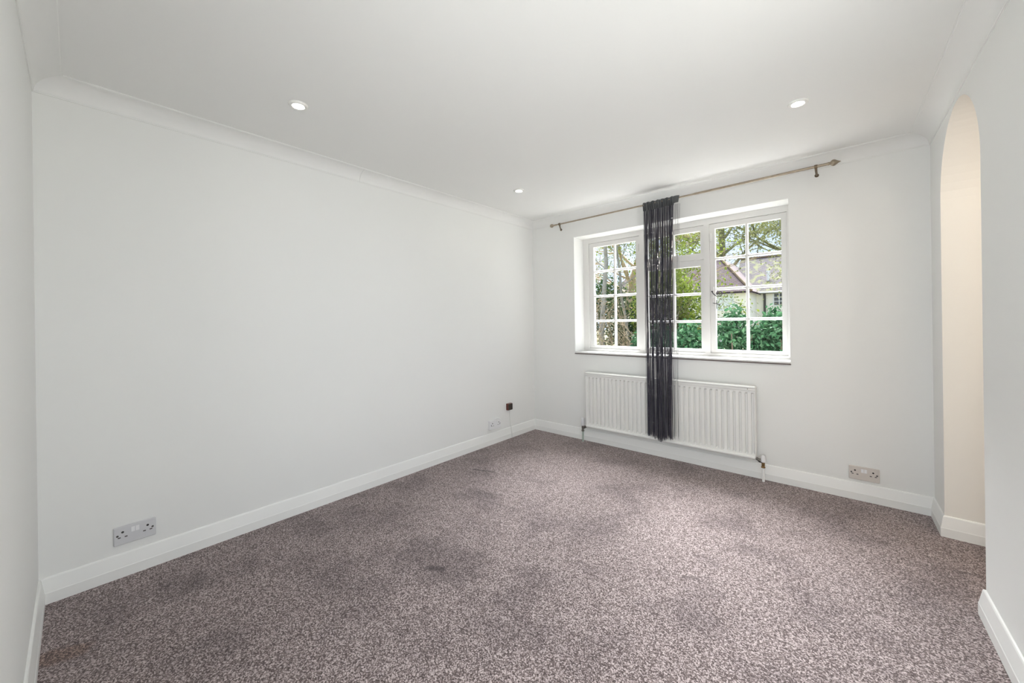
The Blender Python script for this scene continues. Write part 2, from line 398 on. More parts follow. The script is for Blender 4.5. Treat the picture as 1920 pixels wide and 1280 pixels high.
# ceiling
struct(MB().box(-0.2, HX+0.1, -LY-0.13, YO, HC, HC+0.14).build('ceiling', 'ceiling'), 'plain white painted ceiling with recessed lights', 'ceiling')
# left (long) wall
struct(MB().box(-0.2, 0.0, -LY-0.13, YO, -0.1, HC+0.01).build('wall_left', 'wall'), 'long bare white wall with two sockets', 'wall')
# window wall with opening: four pieces of one wall
b = MB()
b.box(0.0, WX0, 0.0, YO, -0.1, HC+0.01); b.box(WX1, HX+0.1, 0.0, YO, -0.1, HC+0.01)
b.box(WX0, WX1, 0.0, YO, -0.1, WZ0-0.004); b.box(WX0, WX1, 0.0, YO, WZ1, HC+0.01)
struct(b.build('wall_far', 'wall'), 'white wall with the window recess and radiator', 'wall')
# near wall with opening for the added glazed door behind the camera
DX0, DX1, DZ1 = 1.93, 2.91, 2.08       # added glazed door in the near wall
EY0, EY1 = -1.70, -3.30               # added glazed doors in the right wall
b = MB()
b.box(0.0, DX0, -LY-0.13, -LY, -0.1, HC+0.01); b.box(DX1, rx(-LY)+WT, -LY-0.13, -LY, -0.1, HC+0.01); b.box(DX0, DX1, -LY-0.13, -LY, DZ1, HC+0.01)
struct(b.build('wall_near', 'wall'), 'white wall at the left edge of the picture', 'wall')
# right wall with arch
def wall_right():
    pts = [(0.0, -0.1), (AY0, -0.1), (AY0, ASP)]
    n = 28
    for i in range(1, n): 
        a = math.pi*i/n; pts.append((AYC+ARAD*math.cos(a), ASP+ARAD*math.sin(a)))
    pts += [(AY1, ASP), (AY1, -0.1), (-LY, -0.1), (-LY, HC+0.01), (0.0, HC+0.01)]
    V = []; F = []
    # faces as strips to stay planar and convex
    def quad(y0, z0a, z0b, y1, z1a, z1b):
        k = len(V)
        for d in (0.0, WT):
            V.extend([(rx(y0)+d, y0, z0a), (rx(y0)+d, y0, z0b), (rx(y1)+d, y1, z1b), (rx(y1)+d, y1, z1a)])
        F.extend([(k, k+1, k+2, k+3), (k+7, k+6, k+5, k+4)])
    top = HC+0.01
    quad(0.0, -0.1, top, AY0, -0.1, top); quad(AY1, -0.1, top, EY0, -0.1, top); quad(EY0, DZ1, top, EY1, DZ1, top); quad(EY1, -0.1, top, -LY, -0.1, top)
    arc = [(AYC+ARAD*math.cos(math.pi*i/n), ASP+ARAD*math.sin(math.pi*i/n)) for i in range(n+1)]
    for (ya, za), (yb, zb) in zip(arc, arc[1:]): quad(ya, za, top, yb, zb, top)
    # reveals of archway and added doorway
    rev = [(AY0, -0.1)] + arc + [(AY1, -0.1)]
    dr = [(EY0, -0.1), (EY0, DZ1), (EY1, DZ1), (EY1, -0.1)]
    for (ya, za), (yb, zb) in list(zip(rev, rev[1:])) + list(zip(dr, dr[1:])):
        k = len(V); V.extend([(rx(ya), ya, za), (rx(ya)+WT, ya, za), (rx(yb)+WT, yb, zb), (rx(yb), yb, zb)]); F.append((k, k+1, k+2, k+3))
    b = MB().add(V, F)
    o = b.build('wall_right', 'wall')
    o.data.materials.append(M['hall'])
    me = o.data
    for p in me.polygons:                       # jambs, soffit and hall side carry the hall's cream paint
        c = p.center + o.location
        if abs(p.normal.x) < 0.5 and AY1-0.01 < c.y < AY0+0.01 or c.x > rx(c.y)+WT-0.01: p.material_index = 1
    return o
struct(wall_right(), 'white wall with a round-headed archway', 'wall')

# hall beyond the arch
b = MB(); b.box(HX, HX+0.12, -1.60, YO, -0.1, HC+0.01); b.box(3.10, HX, -1.60, -1.48, -0.1, HC+0.01)
struct(b.build('wall_hall', 'hall'), 'cream walls of the passage beyond the archway', 'wall')

# coving, mitred round the room; the left run is butt-jointed
def coving_prof():
    p = [(0.0, HV), (0.004, HV), (0.004, HV+0.004)]
    for i in range(9):
        a = (math.pi/2)*i/8
        p.append((0.006+(CV-0.012)*(1-math.cos(a)), HV+0.006+(HC-HV-0.012)*math.sin(a)))
    p += [(CV-0.004, HC-0.004), (CV, HC-0.004), (CV, HC+0.004), (0.0, HC+0.004)]
    return p
CP = coving_prof()
ring = [(0.0, 0.0), (0.0, -LY), (rx(-LY), -LY), (WX, 0.0)]
def cov_run(name, a, b_, ca, cb, label):
    """one straight run from corner/joint a to b; ca, cb = inside mitre at the end"""
    A = Vector(a); B = Vector(b_); t = (B-A).normalized(); nn = Vector((-t.y, t.x))
    V = []; k = len(CP)
    for P, mit, sgn in ((A, ca, 1), (B, cb, -1)):
        for off, z in CP:
            q = P + nn*off + (t*off*sgn if mit else Vector((0, 0)))
            V.append((q.x, q.y, z))
    F = [(q, (q+1) % k, k+(q+1) % k, k+q) for q in range(k)] + [tuple(range(k)), tuple(range(2*k-1, k-1, -1))]
    o = MB().add(V, F).build(name, 'coving', smooth=True)
    return struct(o, label, 'coving')
JY = -1.985
cov_run('trim_1', (0, 0), (0, JY+0.0008), True, False, 'coving along the long wall, from the joint to the window corner')
cov_run('trim_2', (0, JY-0.0008), (0, -LY), False, True, 'coving along the long wall, nearer stretch before the joint')
cov_run('trim_3', (0, -LY), (rx(-LY), -LY), True, True, 'coving along the near wall at the left edge')
cov_run('trim_4', (rx(-LY), -LY), (WX, 0), True, True, 'coving along the wall with the archway')
cov_run('trim_5', (WX, 0), (0, 0), True, True, 'coving along the window wall above the curtain rod')

# baseboards
BP = [(0.0, -0.01), (0.018, -0.01), (0.018, 0.046), (0.0165, 0.049), (0.0075, 0.104), (0.005, 0.108), (0.0, 0.110)]
def board(name, path, label):
    o = MB().sweep(path, BP).build(name, 'trim'); return struct(o, label, 'baseboard')
board('baseboard_left', [(0, 0), (0, -LY)], 'white baseboard along the long wall')
board('baseboard_near', [(0, -LY), (DX0-0.05, -LY)], 'white baseboard along the near wall at the left edge')
board('baseboard_far', [(WX, 0), (0, 0)], 'white baseboard under the window wall')
board('baseboard_right', [(rx(AY0)+WT, AY0), (rx(AY0), AY0), (WX, 0.0)], 'white baseboard between window wall and archway, turning into the arch')
board('baseboard_right', [(rx(EY0), EY0-0.0), (rx(AY1), AY1), (rx(AY1)+WT, AY1)], 'white baseboard right of the archway, nearest the camera')

# ---------------------------------------------------------------- window
def window():
    root = thing('window_1', (0, YF, 0)); root.location = ((WX0+WX1)/2, YF, WZ0)
    struct(root, 'white painted cottage casement window with small panes, set in a deep recess', 'window')
    fy0, fy1 = YF, YF+0.085
    W = 'window_white'
    MULL = [(1.128, 1.172), (1.688, 1.732)]
    b = MB()
    zt = 1.972; zb = 0.894
    for x0, x1 in [(WX0, 0.590)] + MULL + [(2.262, WX1)]: b.box(x0, x1, fy0, fy1, 0.866, WZ1)
    b.box(0.590, 1.128, fy0, fy1, zt, WZ1); b.box(1.172, 1.688, fy0, fy1, zt, WZ1); b.box(1.732, 2.262, fy0, fy1, zt, WZ1)
    b.box(0.590, 1.128, fy0, fy1, 0.866, zb); b.box(1.172, 1.688, fy0, fy1, 0.866, zb); b.box(1.732, 2.262, fy0, fy1, 0.866, zb)
    b.build('window_frame', W, root)
    MB().box(1.172, 1.688, fy0, fy1, 1.684, 1.722).build('transom', W, root)
    def sash(name, x0, x1, z0, z1, g, ncol, nrow):
        """g = glass rectangle x0 x1 z0 z1"""
        y0, y1 = YF+0.012, YF+0.052
        gx0, gx1, gz0, gz1 = g
        b = MB(); e = 0.0015
        b.box(x0+e, gx0, y0, y1, z0+e, z1-e); b.box(gx1, x1-e, y0, y1, z0+e, z1-e)
        b.box(gx0, gx1, y0, y1, z0+e, gz0); b.box(gx0, gx1, y0, y1, gz1, z1-e)
        s = b.build(name, W, root)
        bw = 0.011; by0, by1 = YF+0.018, YF+0.046
        xs = [gx0 + (gx1-gx0)*i/ncol for i in range(ncol+1)]; zs = [gz0 + (gz1-gz0)*i/nrow for i in range(nrow+1)]
        def bar_prof(c):   # chamfered glazing bar
            return [(c-bw, by0+0.014), (c-0.005, by0), (c+0.005, by0), (c+bw, by0+0.014), (c+bw, by1), (c-bw, by1)]
        for x in xs[1:-1]:
            MB().prism(bar_prof(x), gz0, gz1, lambda u, w, d: (u, w, d)).build('glazing_bar', W, s)
        for z in zs[1:-1]:
            cuts = xs
            for i in range(ncol):
                xa = cuts[i] + (bw if i > 0 else 0); xb = cuts[i+1] - (bw if i < ncol-1 else 0)
                MB().prism(bar_prof(z), xa, xb, lambda u, w, d: (d, w, u)).build('glazing_bar', W, s)
        for i in range(ncol):
            for j in range(nrow):
                xa = xs[i] + (bw if i > 0 else 0); xb = xs[i+1] - (bw if i < ncol-1 else 0)
                za = zs[j] + (bw if j > 0 else 0); zb_ = zs[j+1] - (bw if j < nrow-1 else 0)
                MB().box(xa-0.002, xb+0.002, YF+0.034, YF+0.037, za-0.002, zb_+0.002).build('pane', 'glass', s)
        return s
    c1 = sash('casement', 0.590, 1.128, zb, zt, (0.640, 1.090, 0.922, 1.930), 2, 4)
    c2 = sash('casement', 1.732, 2.262, zb, zt, (1.772, 2.226, 0.922, 1.930), 2, 4)
    sash('fanlight', 1.172, 1.688, 1.722, zt, (1.206, 1.660, 1.740, 1.930), 2, 1)
    sash('fixed_light', 1.172, 1.688, zb, 1.684, (1.206, 1.660, 0.922, 1.630), 2, 3)
    # curly iron fastener on the right casement's hanging stile
    hx, hz = 1.752, 1.400; y = YF
    b = MB()
    MB().cbox(hx-0.009, hx+0.009, y+0.004, y+0.014, hz-0.045, hz+0.045, 0.002).build('fastener_plate', W, c2)
    b.tube([(hx, y+0.008, hz+0.005), (hx, y-0.018, hz+0.005)], 0.0055, 8)
    sp = [(hx-0.002, y-0.016, hz+0.01), (hx+0.010, y-0.018, hz-0.012), (hx+0.026, y-0.02, hz-0.030)]
    cx, cz = hx+0.052, hz-0.014
    for i in range(22):
        a = R(205) + i*R(34); r = 0.029*(1-i/27)
        sp.append((cx+r*math.cos(a), y-0.022, cz+r*math.sin(a)))
    b.tube(sp, [0.0038]*3+[0.0034*(1-i/60) for i in range(22)], 6)
    b.build('fastener', 'iron', c2, smooth=True)
    b = MB()
    b.tube([(hx+0.004, y-0.004, hz-0.090), (hx+0.03, y-0.016, hz-0.096), (hx+0.062, y-0.02, hz-0.104)], [0.003, 0.004, 0.006], 6)
    b.tube([(hx+0.034, y-0.016, hz-0.066), (hx+0.034, y-0.016, hz-0.138)], 0.0025, 6)
    MB().cbox(hx-0.008, hx+0.008, y+0.006, y+0.014, hz-0.115, hz-0.055, 0.002).build('catch_plate', W, c2)
    b.build('catch', 'iron', c2, smooth=True)
    # stay pegs on the bottom rails
    for x in (0.80, 0.97, 1.94, 2.08):
        b = MB(); b.cbox(x-0.018, x+0.018, y+0.002, y+0.012, 0.897, 0.903, 0.001); b.tube([(x, y+0.004, 0.902), (x, y+0.004, 0.914)], 0.003, 6)
        b.build('stay_peg', W, c1 if x < 1.5 else c2)
    # hinges
    for x in (1.119, 1.741):
        for z in (1.86,):
            MB().cbox(x-0.006, x+0.006, y-0.003, y+0.012, z-0.035, z+0.035, 0.001).build('hinge', W, root)
    return root
window()
sill = thing('window_sill', ((WX0+WX1)/2, 0.08, 0.846))
struct(sill, 'white painted window sill with a dark brown under-edge', 'sill')
MB().cbox(WX0+0.001, WX1-0.001, -0.006, YF+0.02, 0.854, 0.868, 0.002).build('board', 'window_white', sill)
MB().box(WX0-0.001, WX1+0.004, -0.009, 0.02, 0.8462, 0.8538).build('edge', 'sill_edge', sill)

# unseen glazed doors added behind the camera as openings for the fill lights
def added_glazed_doors(name, label, P, w, leaves):
    """P(u, d, z) maps along-the-wall u in 0..w and depth d to the room"""
    root = thing(name, P(w/2, 0.07, 0)); struct(root, label, 'door')
    def bx(b, u0, u1, d0, d1, z0, z1):
        V = [P(u, d, z) for z in (z0, z1) for u, d in ((u0, d0), (u1, d0), (u1, d1), (u0, d1))]
        b.add(V, [(0,3,2,1),(4,5,6,7),(0,1,5,4),(1,2,6,5),(2,3,7,6),(3,0,4,7)])
    b = MB(); bx(b, 0, .05, .05, .11, 0, DZ1); bx(b, w-.05, w, .05, .11, 0, DZ1); bx(b, .05, w-.05, .05, .11, DZ1-.05, DZ1); b.build('door_frame', 'trim', root)
    lw = (w-.1)/leaves
    for i in range(leaves):
        xa, xb = .05+lw*i, .05+lw*(i+1); b = MB(); e = .002; st = .07
        bx(b, xa+e, xa+st, .06, .10, .01, DZ1-.052); bx(b, xb-st, xb-e, .06, .10, .01, DZ1-.052)
        bx(b, xa+st, xb-st, .06, .10, .01, .14); bx(b, xa+st, xb-st, .06, .10, DZ1-.13, DZ1-.052)
        d = b.build('door_leaf', 'trim', root)
        b = MB(); bx(b, xa+st-.002, xb-st+.002, .078, .082, .138, DZ1-.128); b.build('pane', 'glass', d)
added_glazed_doors('added_door_1', 'unseen white glazed door added in the near wall behind the camera for fill light', lambda u, d, z: (DX0+u, -LY-d, z), DX1-DX0, 1)
added_glazed_doors('added_door_2', 'unseen white glazed double doors added in the right wall behind the camera for fill light', lambda u, d, z: (rx(EY1+u)+d, EY1+u, z), EY0-EY1, 2)

# ---------------------------------------------------------------- radiator
def radiator():
    x0, x1, z0, z1 = 0.693, 2.088, 0.156, 0.668
    root = thing('radiator', ((x0+x1)/2, -0.055, z0), 'long white panel radiator with vertical flutes under the window', 'radiator')
    n = 35; yb = -0.072; yf = -0.088
    prof = []
    xa, xb = x0+0.008, x1-0.008; sp = (xb-xa)/n
    for i in range(n):
        c = xa + sp*i
        prof += [(c, yf), (c+sp*0.50, yf), (c+sp*0.62, yb), (c+sp*0.88, yb)]
    prof += [(xb, yf)]
    V = []; F = []
    rows = [(z0, yf-0.0, 1), (z0+0.030, yf, 1), (z0+0.042, None, 0), (z1-0.042, None, 0), (z1-0.030, yf, 1), (z1, yf, 1)]
    k = len(prof)
    for z, yy, flat in rows:
        for x, y in prof: V.append((x, yy if flat else y, z))
    for r in range(len(rows)-1):
        for i in range(k-1): F.append((r*k+i, r*k+i+1, (r+1)*k+i+1, (r+1)*k+i))
    b = MB().add(V, F)
    b.build('front_panel', 'radiator', root)
    b = MB(); b.box(x0+0.01, x1-0.01, -0.070, -0.040, z0+0.01, z1-0.01); b.build('back_panel', 'radiator', root)
    # rolled seams top and bottom, side cheeks
    MB().tube([(x0+0.003, yf+0.002, z0+0.012), (x1-0.003, yf+0.002, z0+0.012)], 0.0135, 10).build('bottom_seam', 'radiator', root, smooth=True)
    for xx in (x0, x1-0.008): MB().cbox(xx, xx+0.008, -0.090, -0.036, z0+0.02, z1+0.002, 0.002).build('side_cheek', 'radiator', root)
    b = MB(); b.cbox(x0-0.003, x1+0.003, -0.098, -0.034, z1-0.004, z1+0.016, 0.005); b.cbox(x0-0.003, x1+0.003, -0.098, -0.090, z1-0.016, z1+0.006, 0.003)
    b.build('top_cover', 'radiator', root)
    for x in (0.95, 1.83): MB().box(x-0.02, x+0.02, -0.042, -0.001, z0+0.08, z1-0.08).build('wall_bracket', 'radiator', root)
    # tail and valve, window corner side (thermostatic head)
    xv = 0.640; yv = -0.062
    v = MB(); v.tube([(xv, yv, 0.100), (xv, yv, 0.108), (xv, yv, 0.112), (xv, yv, 0.155)], [0.013, 0.014, 0.011, 0.012], 10); v.tube([(xv, yv, 0.135), (x0+0.004, yv, 0.160)], [0.011, 0.010], 10)
    v.tube([(xv+0.012, yv, 0.139), (xv+0.026, yv, 0.146)], 0.0145, 6)
    vv = v.build('valve', 'valve_metal', root, smooth=True)
    h = MB(); h.tube([(xv, yv, 0.155), (xv, yv, 0.160), (xv, yv, 0.215), (xv, yv, 0.226), (xv, yv, 0.230)], [0.014, 0.017, 0.017, 0.015, 0.008], 14); h.build('valve_head', 'plastic_white', vv, smooth=True)
    MB().tube([(xv, yv, -0.004), (xv, yv, 0.102)], 0.0085, 10).build('feed_pipe', 'verdigris', root, smooth=True)
    # lockshield valve, archway side
    xv = 2.128
    v = MB(); v.tube([(xv, yv, 0.100), (xv, yv, 0.106), (xv, yv, 0.110), (xv, yv, 0.142)], [0.013, 0.014, 0.010, 0.011], 10); vv = v.build('valve', 'brass', root, smooth=True)
    t = MB(); t.tube([(xv, yv, 0.138), (x1-0.004, yv, 0.160)], [0.0105, 0.010], 10); t.tube([(xv-0.012, yv, 0.145), (xv-0.026, yv, 0.152)], 0.0145, 6); t.build('tail_nut', 'valve_metal', vv, smooth=True)
    h = MB(); h.tube([(xv, yv, 0.140), (xv, yv, 0.144), (xv, yv, 0.180), (xv, yv, 0.192)], [0.013, 0.016, 0.014, 0.009], 12); h.build('valve_cap', 'plastic_white', vv, smooth=True)
    MB().tube([(xv, yv, -0.004), (xv, yv, 0.102)], 0.0085, 10).build('feed_pipe', 'trim', root, smooth=True)
    # bleed plug
    MB().tube([(x1-0.045, -0.098, z1-0.004), (x1-0.045, -0.101, z1-0.004)], 0.003, 8).build('bleed_screw', 'valve_metal', root)
radiator()

# ---------------------------------------------------------------- curtain rod
YR = -0.11
def rod_z(x): return 2.149 + (x-0.33)*0.0085
def curtain_rod():
    root = thing('curtain_rod', (1.45, YR, 2.16), 'thin antique bronze curtain rod with ball finials above the window', 'curtain rod')
    MB().tube([(0.395, YR, rod_z(0.395)), (1.70, YR, rod_z(1.70))], 0.0070, 12).build('inner_tube', 'bronze', root, smooth=True)
    MB().tube([(1.70, YR, rod_z(1.70)), (2.515, YR, rod_z(2.515))], 0.0088, 12).build('outer_tube', 'bronze', root, smooth=True)
    x = 2.51; z = rod_z(x)
    MB().lathe((x, YR, z), (1, 0, 0.0085), [(0, 0.0105), (0.008, 0.0105), (0.011, 0.009), (0.015, 0.0135), (0.021, 0.0185), (0.028, 0.0205), (0.035, 0.0190), (0.042, 0.0145), (0.052, 0.0075), (0.062, 0.0025), (0.065, 0.0004)], 18).build('finial', 'bronze', root, smooth=True)
    x = 0.395; z = rod_z(x)
    MB().lathe((x, YR, z), (-1, 0, -0.0085), [(0, 0.008), (0.006, 0.0095), (0.012, 0.007), (0.020, 0.0095), (0.028, 0.007), (0.036, 0.008), (0.040, 0.012), (0.048, 0.0165), (0.057, 0.0180), (0.066, 0.0165), (0.074, 0.010), (0.078, 0.0005)], 18).build('finial', 'bronze', root, smooth=True)
    for x, xw in ((0.432, 0.378), (2.450, 2.449)):
        z = rod_z(x)
        b = MB()
        b.tube([(x-0.008, YR, z), (x+0.008, YR, z)], 0.012, 14)
        b.tube([(x, YR, z-0.004), (x, YR+0.004, z-0.016), (x+(xw-x)*.25, YR+0.030, z-0.024), (xw, -0.004, z-0.028)], [0.007, 0.007, 0.0065, 0.0065], 8)
        br = b.build('bracket', 'bronze_dark', root, smooth=True)
        MB().lathe((xw, 0.0, z-0.028), (0, -1, 0), [(0, 0.012), (0.004, 0.012), (0.007, 0.009), (0.010, 0.006)], 16).build('wall_plate', 'bronze_dark', br, smooth=True)
curtain_rod()

# ---------------------------------------------------------------- string curtain
def string_curtain():
    rnd = random.Random(7)
    root = thing('string_curtain', (1.41, YR, 0.19), 'dark charcoal string curtain with silver beads, pulled into a narrow bunch on the rod', 'curtain')
    # gathered header: closed fabric sleeve round the rod, rippled
    n = 110; x0, x1 = 1.290, 1.545
    V = []; F = []
    prof = [(-0.011, 0.012), (-0.006, 0.018), (0.004, 0.018), (0.011, 0.010), (0.012, -0.004), (0.006, -0.016), (0.004, -0.050), (-0.004, -0.050), (-0.006, -0.016), (-0.013, -0.004)]
    for i in range(n+1):
        u = i/n; x = x0+(x1-x0)*u
        ph = u*2*math.pi*13
        a = 0.006*math.sin(ph)+0.003*math.sin(ph*0.37+1)
        dz = 0.003*math.sin(ph*0.5+0.4)+0.002*math.sin(ph)
        for py, pz in prof:
            k = 1.0 if pz > -0.02 else 1.5
            V.append((x+0.0015*math.sin(ph*1.7+pz*60), YR+py*1.0+a*k, rod_z(x)+pz+dz))
    m = len(prof)
    for i in range(n):
        for q in range(m): F.append((i*m+q, i*m+(q+1) % m, (i+1)*m+(q+1) % m, (i+1)*m+q))
    F += [tuple(range(m)), tuple(n*m+q for q in range(m))[::-1]]
    MB().add(V, F).build('header', 'header', root, smooth=True)
    # loose flat end of the header tape
    V = []; F = []
    for i in range(9):
        u = i/8; x = 1.538+0.058*u; y = YR-0.016-0.014*math.sin(u*2.6)
        for z in (rod_z(x)+0.013-0.002*u, rod_z(x)-0.047+0.004*u): 
            for d in (0, 0.0022): V.append((x-(0.010*u if z < rod_z(x) else 0), y+d, z))
    for i in range(8):
        a = i*4; c = a+4
        F += [(a, c, c+2, a+2), (a+1, a+3, c+3, c+1), (a, a+1, c+1, c), (a+2, c+2, c+3, a+3)]
    F += [(0, 2, 3, 1), (32, 33, 35, 34)]
    MB().add(V, F).build('header_end', 'header', root)
    # strings
    b = MB(); beads = MB(); tops = []
    N = 300
    for i in range(N):
        if i < N-7: u = (i+rnd.random())/(N-7); xt = 1.292+0.250*u
        else: u = 1+(i-N+7)/7.0; xt = 1.548+0.043*(i-N+7)/6
        ph = min(u, 1)*2*math.pi*13
        yt = YR + 0.009*math.sin(ph)+rnd.uniform(-0.006, 0.006)
        if u < 1:
            xb = 1.303+0.218*u + rnd.uniform(-0.006, 0.006)
            fold = 0.018*math.sin(u*2*math.pi*5+0.6)
            xb += 0.007*math.sin(u*2*math.pi*6)
            yb = YR-0.012+fold+rnd.uniform(-0.006, 0.006)
            zb = 0.192+0.016*math.sin(u*9)+rnd.uniform(-0.012, 0.022)
        else:
            xb = xt-0.032+rnd.uniform(-0.004, 0.004); yb = YR-0.012+rnd.uniform(-0.01, 0.01); zb = 0.205+rnd.uniform(0, 0.03)
        yb = min(yb, -0.108)
        w1 = rnd.uniform(-0.004, 0.004); w2 = rnd.uniform(0, 6.28)
        pts = []
        zt = rod_z(xt)-0.048
        for s in range(15):
            t = s/14; e = t**0.75
            pts.append((xt+(xb-xt)*min(1, e*1.25)+w1*math.sin(t*5+w2), min(yt+(yb-yt)*min(1, e*1.3), -0.101) if t > .6 else yt+(yb-yt)*e, zt+(zb-zt)*t))
        r = rnd.uniform(0.0008, 0.0012)
        b.tube(pts, r, 4, False)
        tops.append(pts)
    o = b.build('strings', 'string', root); o['kind'] = 'stuff'
    def at(pts, z):
        for p, q in zip(pts, pts[1:]):
            if q[2] <= z <= p[2]:
                t = (p[2]-z)/(p[2]-q[2]); return tuple(p[k]+(q[k]-p[k])*t for k in range(3))
    ico = [(0,0,1),(.894,0,.447),(.276,.851,.447),(-.724,.526,.447),(-.724,-.526,.447),(.276,-.851,.447),(.724,.526,-.447),(-.276,.851,-.447),(-.894,0,-.447),(-.276,-.851,-.447),(.724,-.526,-.447),(0,0,-1)]
    ifc = [(0,1,2),(0,2,3),(0,3,4),(0,4,5),(0,5,1),(1,6,2),(2,7,3),(3,8,4),(4,9,5),(5,10,1),(6,7,2),(7,8,3),(8,9,4),(9,10,5),(10,6,1),(11,7,6),(11,8,7),(11,9,8),(11,10,9),(11,6,10)]
    front = [i for i in range(N-7) if tops[i][9][1] < YR-0.012]
    for i in rnd.sample(front, 26):
        z = 2.0-rnd.choice((0.0, 0.05, 0.09))
        while z > 0.3:
            p = at(tops[i], z)
            if p: beads.add([(p[0]+a*0.0027, p[1]-0.0012+c*0.0027, p[2]+d*0.0034) for a, c, d in ico], ifc)
            z -= 0.272
    o = beads.build('beads', 'bead', root, smooth=True); o['kind'] = 'stuff'
    # shiny tinsel lengths twisted in among the strings
    tb = MB()
    for i in rnd.sample(range(N-7), 34):
        z = rnd.uniform(1.2, 2.0)
        while z > 0.55:
            L = rnd.uniform(0.015, 0.06)
            p = at(tops[i], z); q = at(tops[i], z-L)
            if p and q: tb.tube([(p[0], p[1]-0.0012, p[2]), (q[0], q[1]-0.0012, q[2])], 0.0011, 4)
            z -= rnd.uniform(0.07, 0.22)
    o = tb.build('tinsel_flecks', 'bead', root); o['kind'] = 'stuff'
string_curtain()

# ---------------------------------------------------------------- sockets
def socket(name, plate_m, backbox, label):
    """faces -y in its own space; base at plate's lower centre on the wall"""
    root = thing(name, (0, 0, 0), label, 'socket', 'double wall sockets')
    w, h = 0.146, 0.086
    d = 0.010
    y0 = 0.0
    if backbox:
        MB().cbox(-w/2+0.001, w/2-0.001, -0.022, 0.0, 0.001, h-0.001, 0.002).build('back_box', plate_m, root, local=True); y0 = -0.021
    MB().cbox(-w/2, w/2, y0-d, y0, 0, h, 0.0028).build('plate', plate_m, root, local=True)
    yf = y0-d
    for x in (-0.0075, 0.0075):
        V = [(x-.0063, yf, .050), (x+.0063, yf, .050), (x+.0063, yf-.0035, .050), (x-.0063, yf-.0035, .050), (x-.0063, yf, .072), (x+.0063, yf, .072), (x+.0063, yf-.001, .072), (x-.0063, yf-.001, .072)]
        MB().add(V, [(0,3,2,1),(4,5,6,7),(0,1,5,4),(1,2,6,5),(2,3,7,6),(3,0,4,7)]).build('switch', 'plastic_white', root, local=True)
    for x in (-0.043, 0.043):
        MB().tube([(x, yf+0.002, 0.0585), (x, yf-0.0004, 0.0585)], 0.0050, 10).build('earth_slot', 'slot', root, local=True)
        for dx in (-0.0115, 0.0115):
            MB().box(x+dx-0.0048, x+dx+0.0048, yf-0.0004, yf+0.002, 0.0330, 0.0380).build('pin_slot', 'slot_grey', root, local=True)
    for x in (-0.0605, 0.0605):
        MB().tube([(x, yf+0.002, 0.045), (x, yf-0.0006, 0.045)], 0.0045, 10).build('screw', 'slot_grey', root, local=True)
    return root
s1 = socket('double_socket', 'plastic_grey', False, 'pale grey double socket low on the long wall, nearest the left edge')
s1.location = (0.0, -3.140, 0.150); s1.rotation_euler.z = R(90)
s2 = socket('double_socket', 'plastic_white', True, 'white surface-mounted double socket on the long wall under the small brown box')
s2.location = (0.0, -0.655, 0.146); s2.rotation_euler.z = R(90)
s3 = socket('double_socket', 'plastic_cream', False, 'cream double socket on the window wall between radiator and archway')
s3.location = (2.665, 0.0, 0.130)

# small brown box with cable
root = thing('junction_box', (0, -0.437, 0.287), 'small dark red-brown box on the long wall near the window corner, thin cable below', 'box')
b = MB(); b.cbox(0.0, 0.030, -0.470, -0.404, 0.288, 0.354, 0.003); b.build('case', 'box_brown', root)
b = MB(); b.cbox(0.029, 0.034, -0.467, -0.407, 0.291, 0.351, 0.001); b.build('cover', 'box_dark', root)
b = MB(); b.tube([(0.006, -0.418, 0.290), (0.004, -0.420, 0.24), (0.004, -0.416, 0.17), (0.006, -0.412, 0.118), (0.0125, -0.411, 0.108), (0.0215, -0.410, 0.045), (0.0215, -0.409, 0.0)], 0.0025, 6); b.build('cable', 'cable', root, smooth=True)

# ---------------------------------------------------------------- recessed ceiling lights
def downlight(name, x, y, label, first=[None]):
    if first[0] is None:
        root = thing(name, (x, y, HC), label, 'ceiling light', 'recessed ceiling lights')
        MB().lathe((0, 0, 0.0), (0, 0, -1), [(-0.001, 0.043), (0.004, 0.043), (0.0085, 0.040), (0.0100, 0.034), (0.0085, 0.0275), (0.0045, 0.0245), (0.0020, 0.0240)], 32, False).build('trim_ring', 'lamp_trim', root, smooth=True, local=True)
        MB().lathe((0, 0, -0.0036), (0, 0, -1), [(0, 0.0242), (0.0010, 0.0235), (0.0020, 0.016), (0.0023, 0.0002)], 28).build('lens', 'lamp_glow', root, smooth=True, local=True)
        first[0] = root
        return root
    c = copy_tree(first[0]); c.location = (x, y, HC); c['label'] = label
    return c
downlight('recessed_light', 0.578, -2.590, 'round recessed ceiling light near the long wall, closest to the left edge')
downlight('recessed_light', 2.419, -0.925, 'round recessed ceiling light near the archway, above the right of the window')
downlight('recessed_light', 0.578, -0.912, 'small-looking round recessed ceiling light near the corner of window and long walls')

# hall lamps, ceiling mounted, seen only by their light through the arch
def hall_lamp(x, y, e, label):
    root = thing('hall_light', (x, y, HC), label, 'ceiling light')
    MB().lathe((x, y, HC), (0, 0, -1), [(-0.001, 0.075), (0.012, 0.075), (0.02, 0.07)], 24).build('base', 'lamp_trim', root, smooth=True)
    MB().lathe((x, y, HC-0.02), (0, 0, -1), [(0, 0.068), (0.03, 0.06), (0.045, 0.04), (0.05, 0.001)], 24).build('shade', 'hall_glow', root, smooth=True)
    add_light('hall_lamp_light', 'POINT', (x, y, HC-0.16), (0, 0, -1), e, (1.0, 0.90, 0.80), shadow_soft_size=0.05)
M['hall_glow'] = mat('hall_lamp_shade', (0.9, 0.88, 0.8), 0.4, emit=((1.0, 0.88, 0.72), 6.0), noise=(20, 0.3, (0.92, 0.90, 0.83)))
hall_lamp(3.48, -1.25, HALL_LIGHT, 'small ceiling light in the passage, just beyond the archway')
hall_lamp(3.96, -0.97, HALL_LIGHT_FAR, 'brighter ceiling light in the passage, further from the archway')

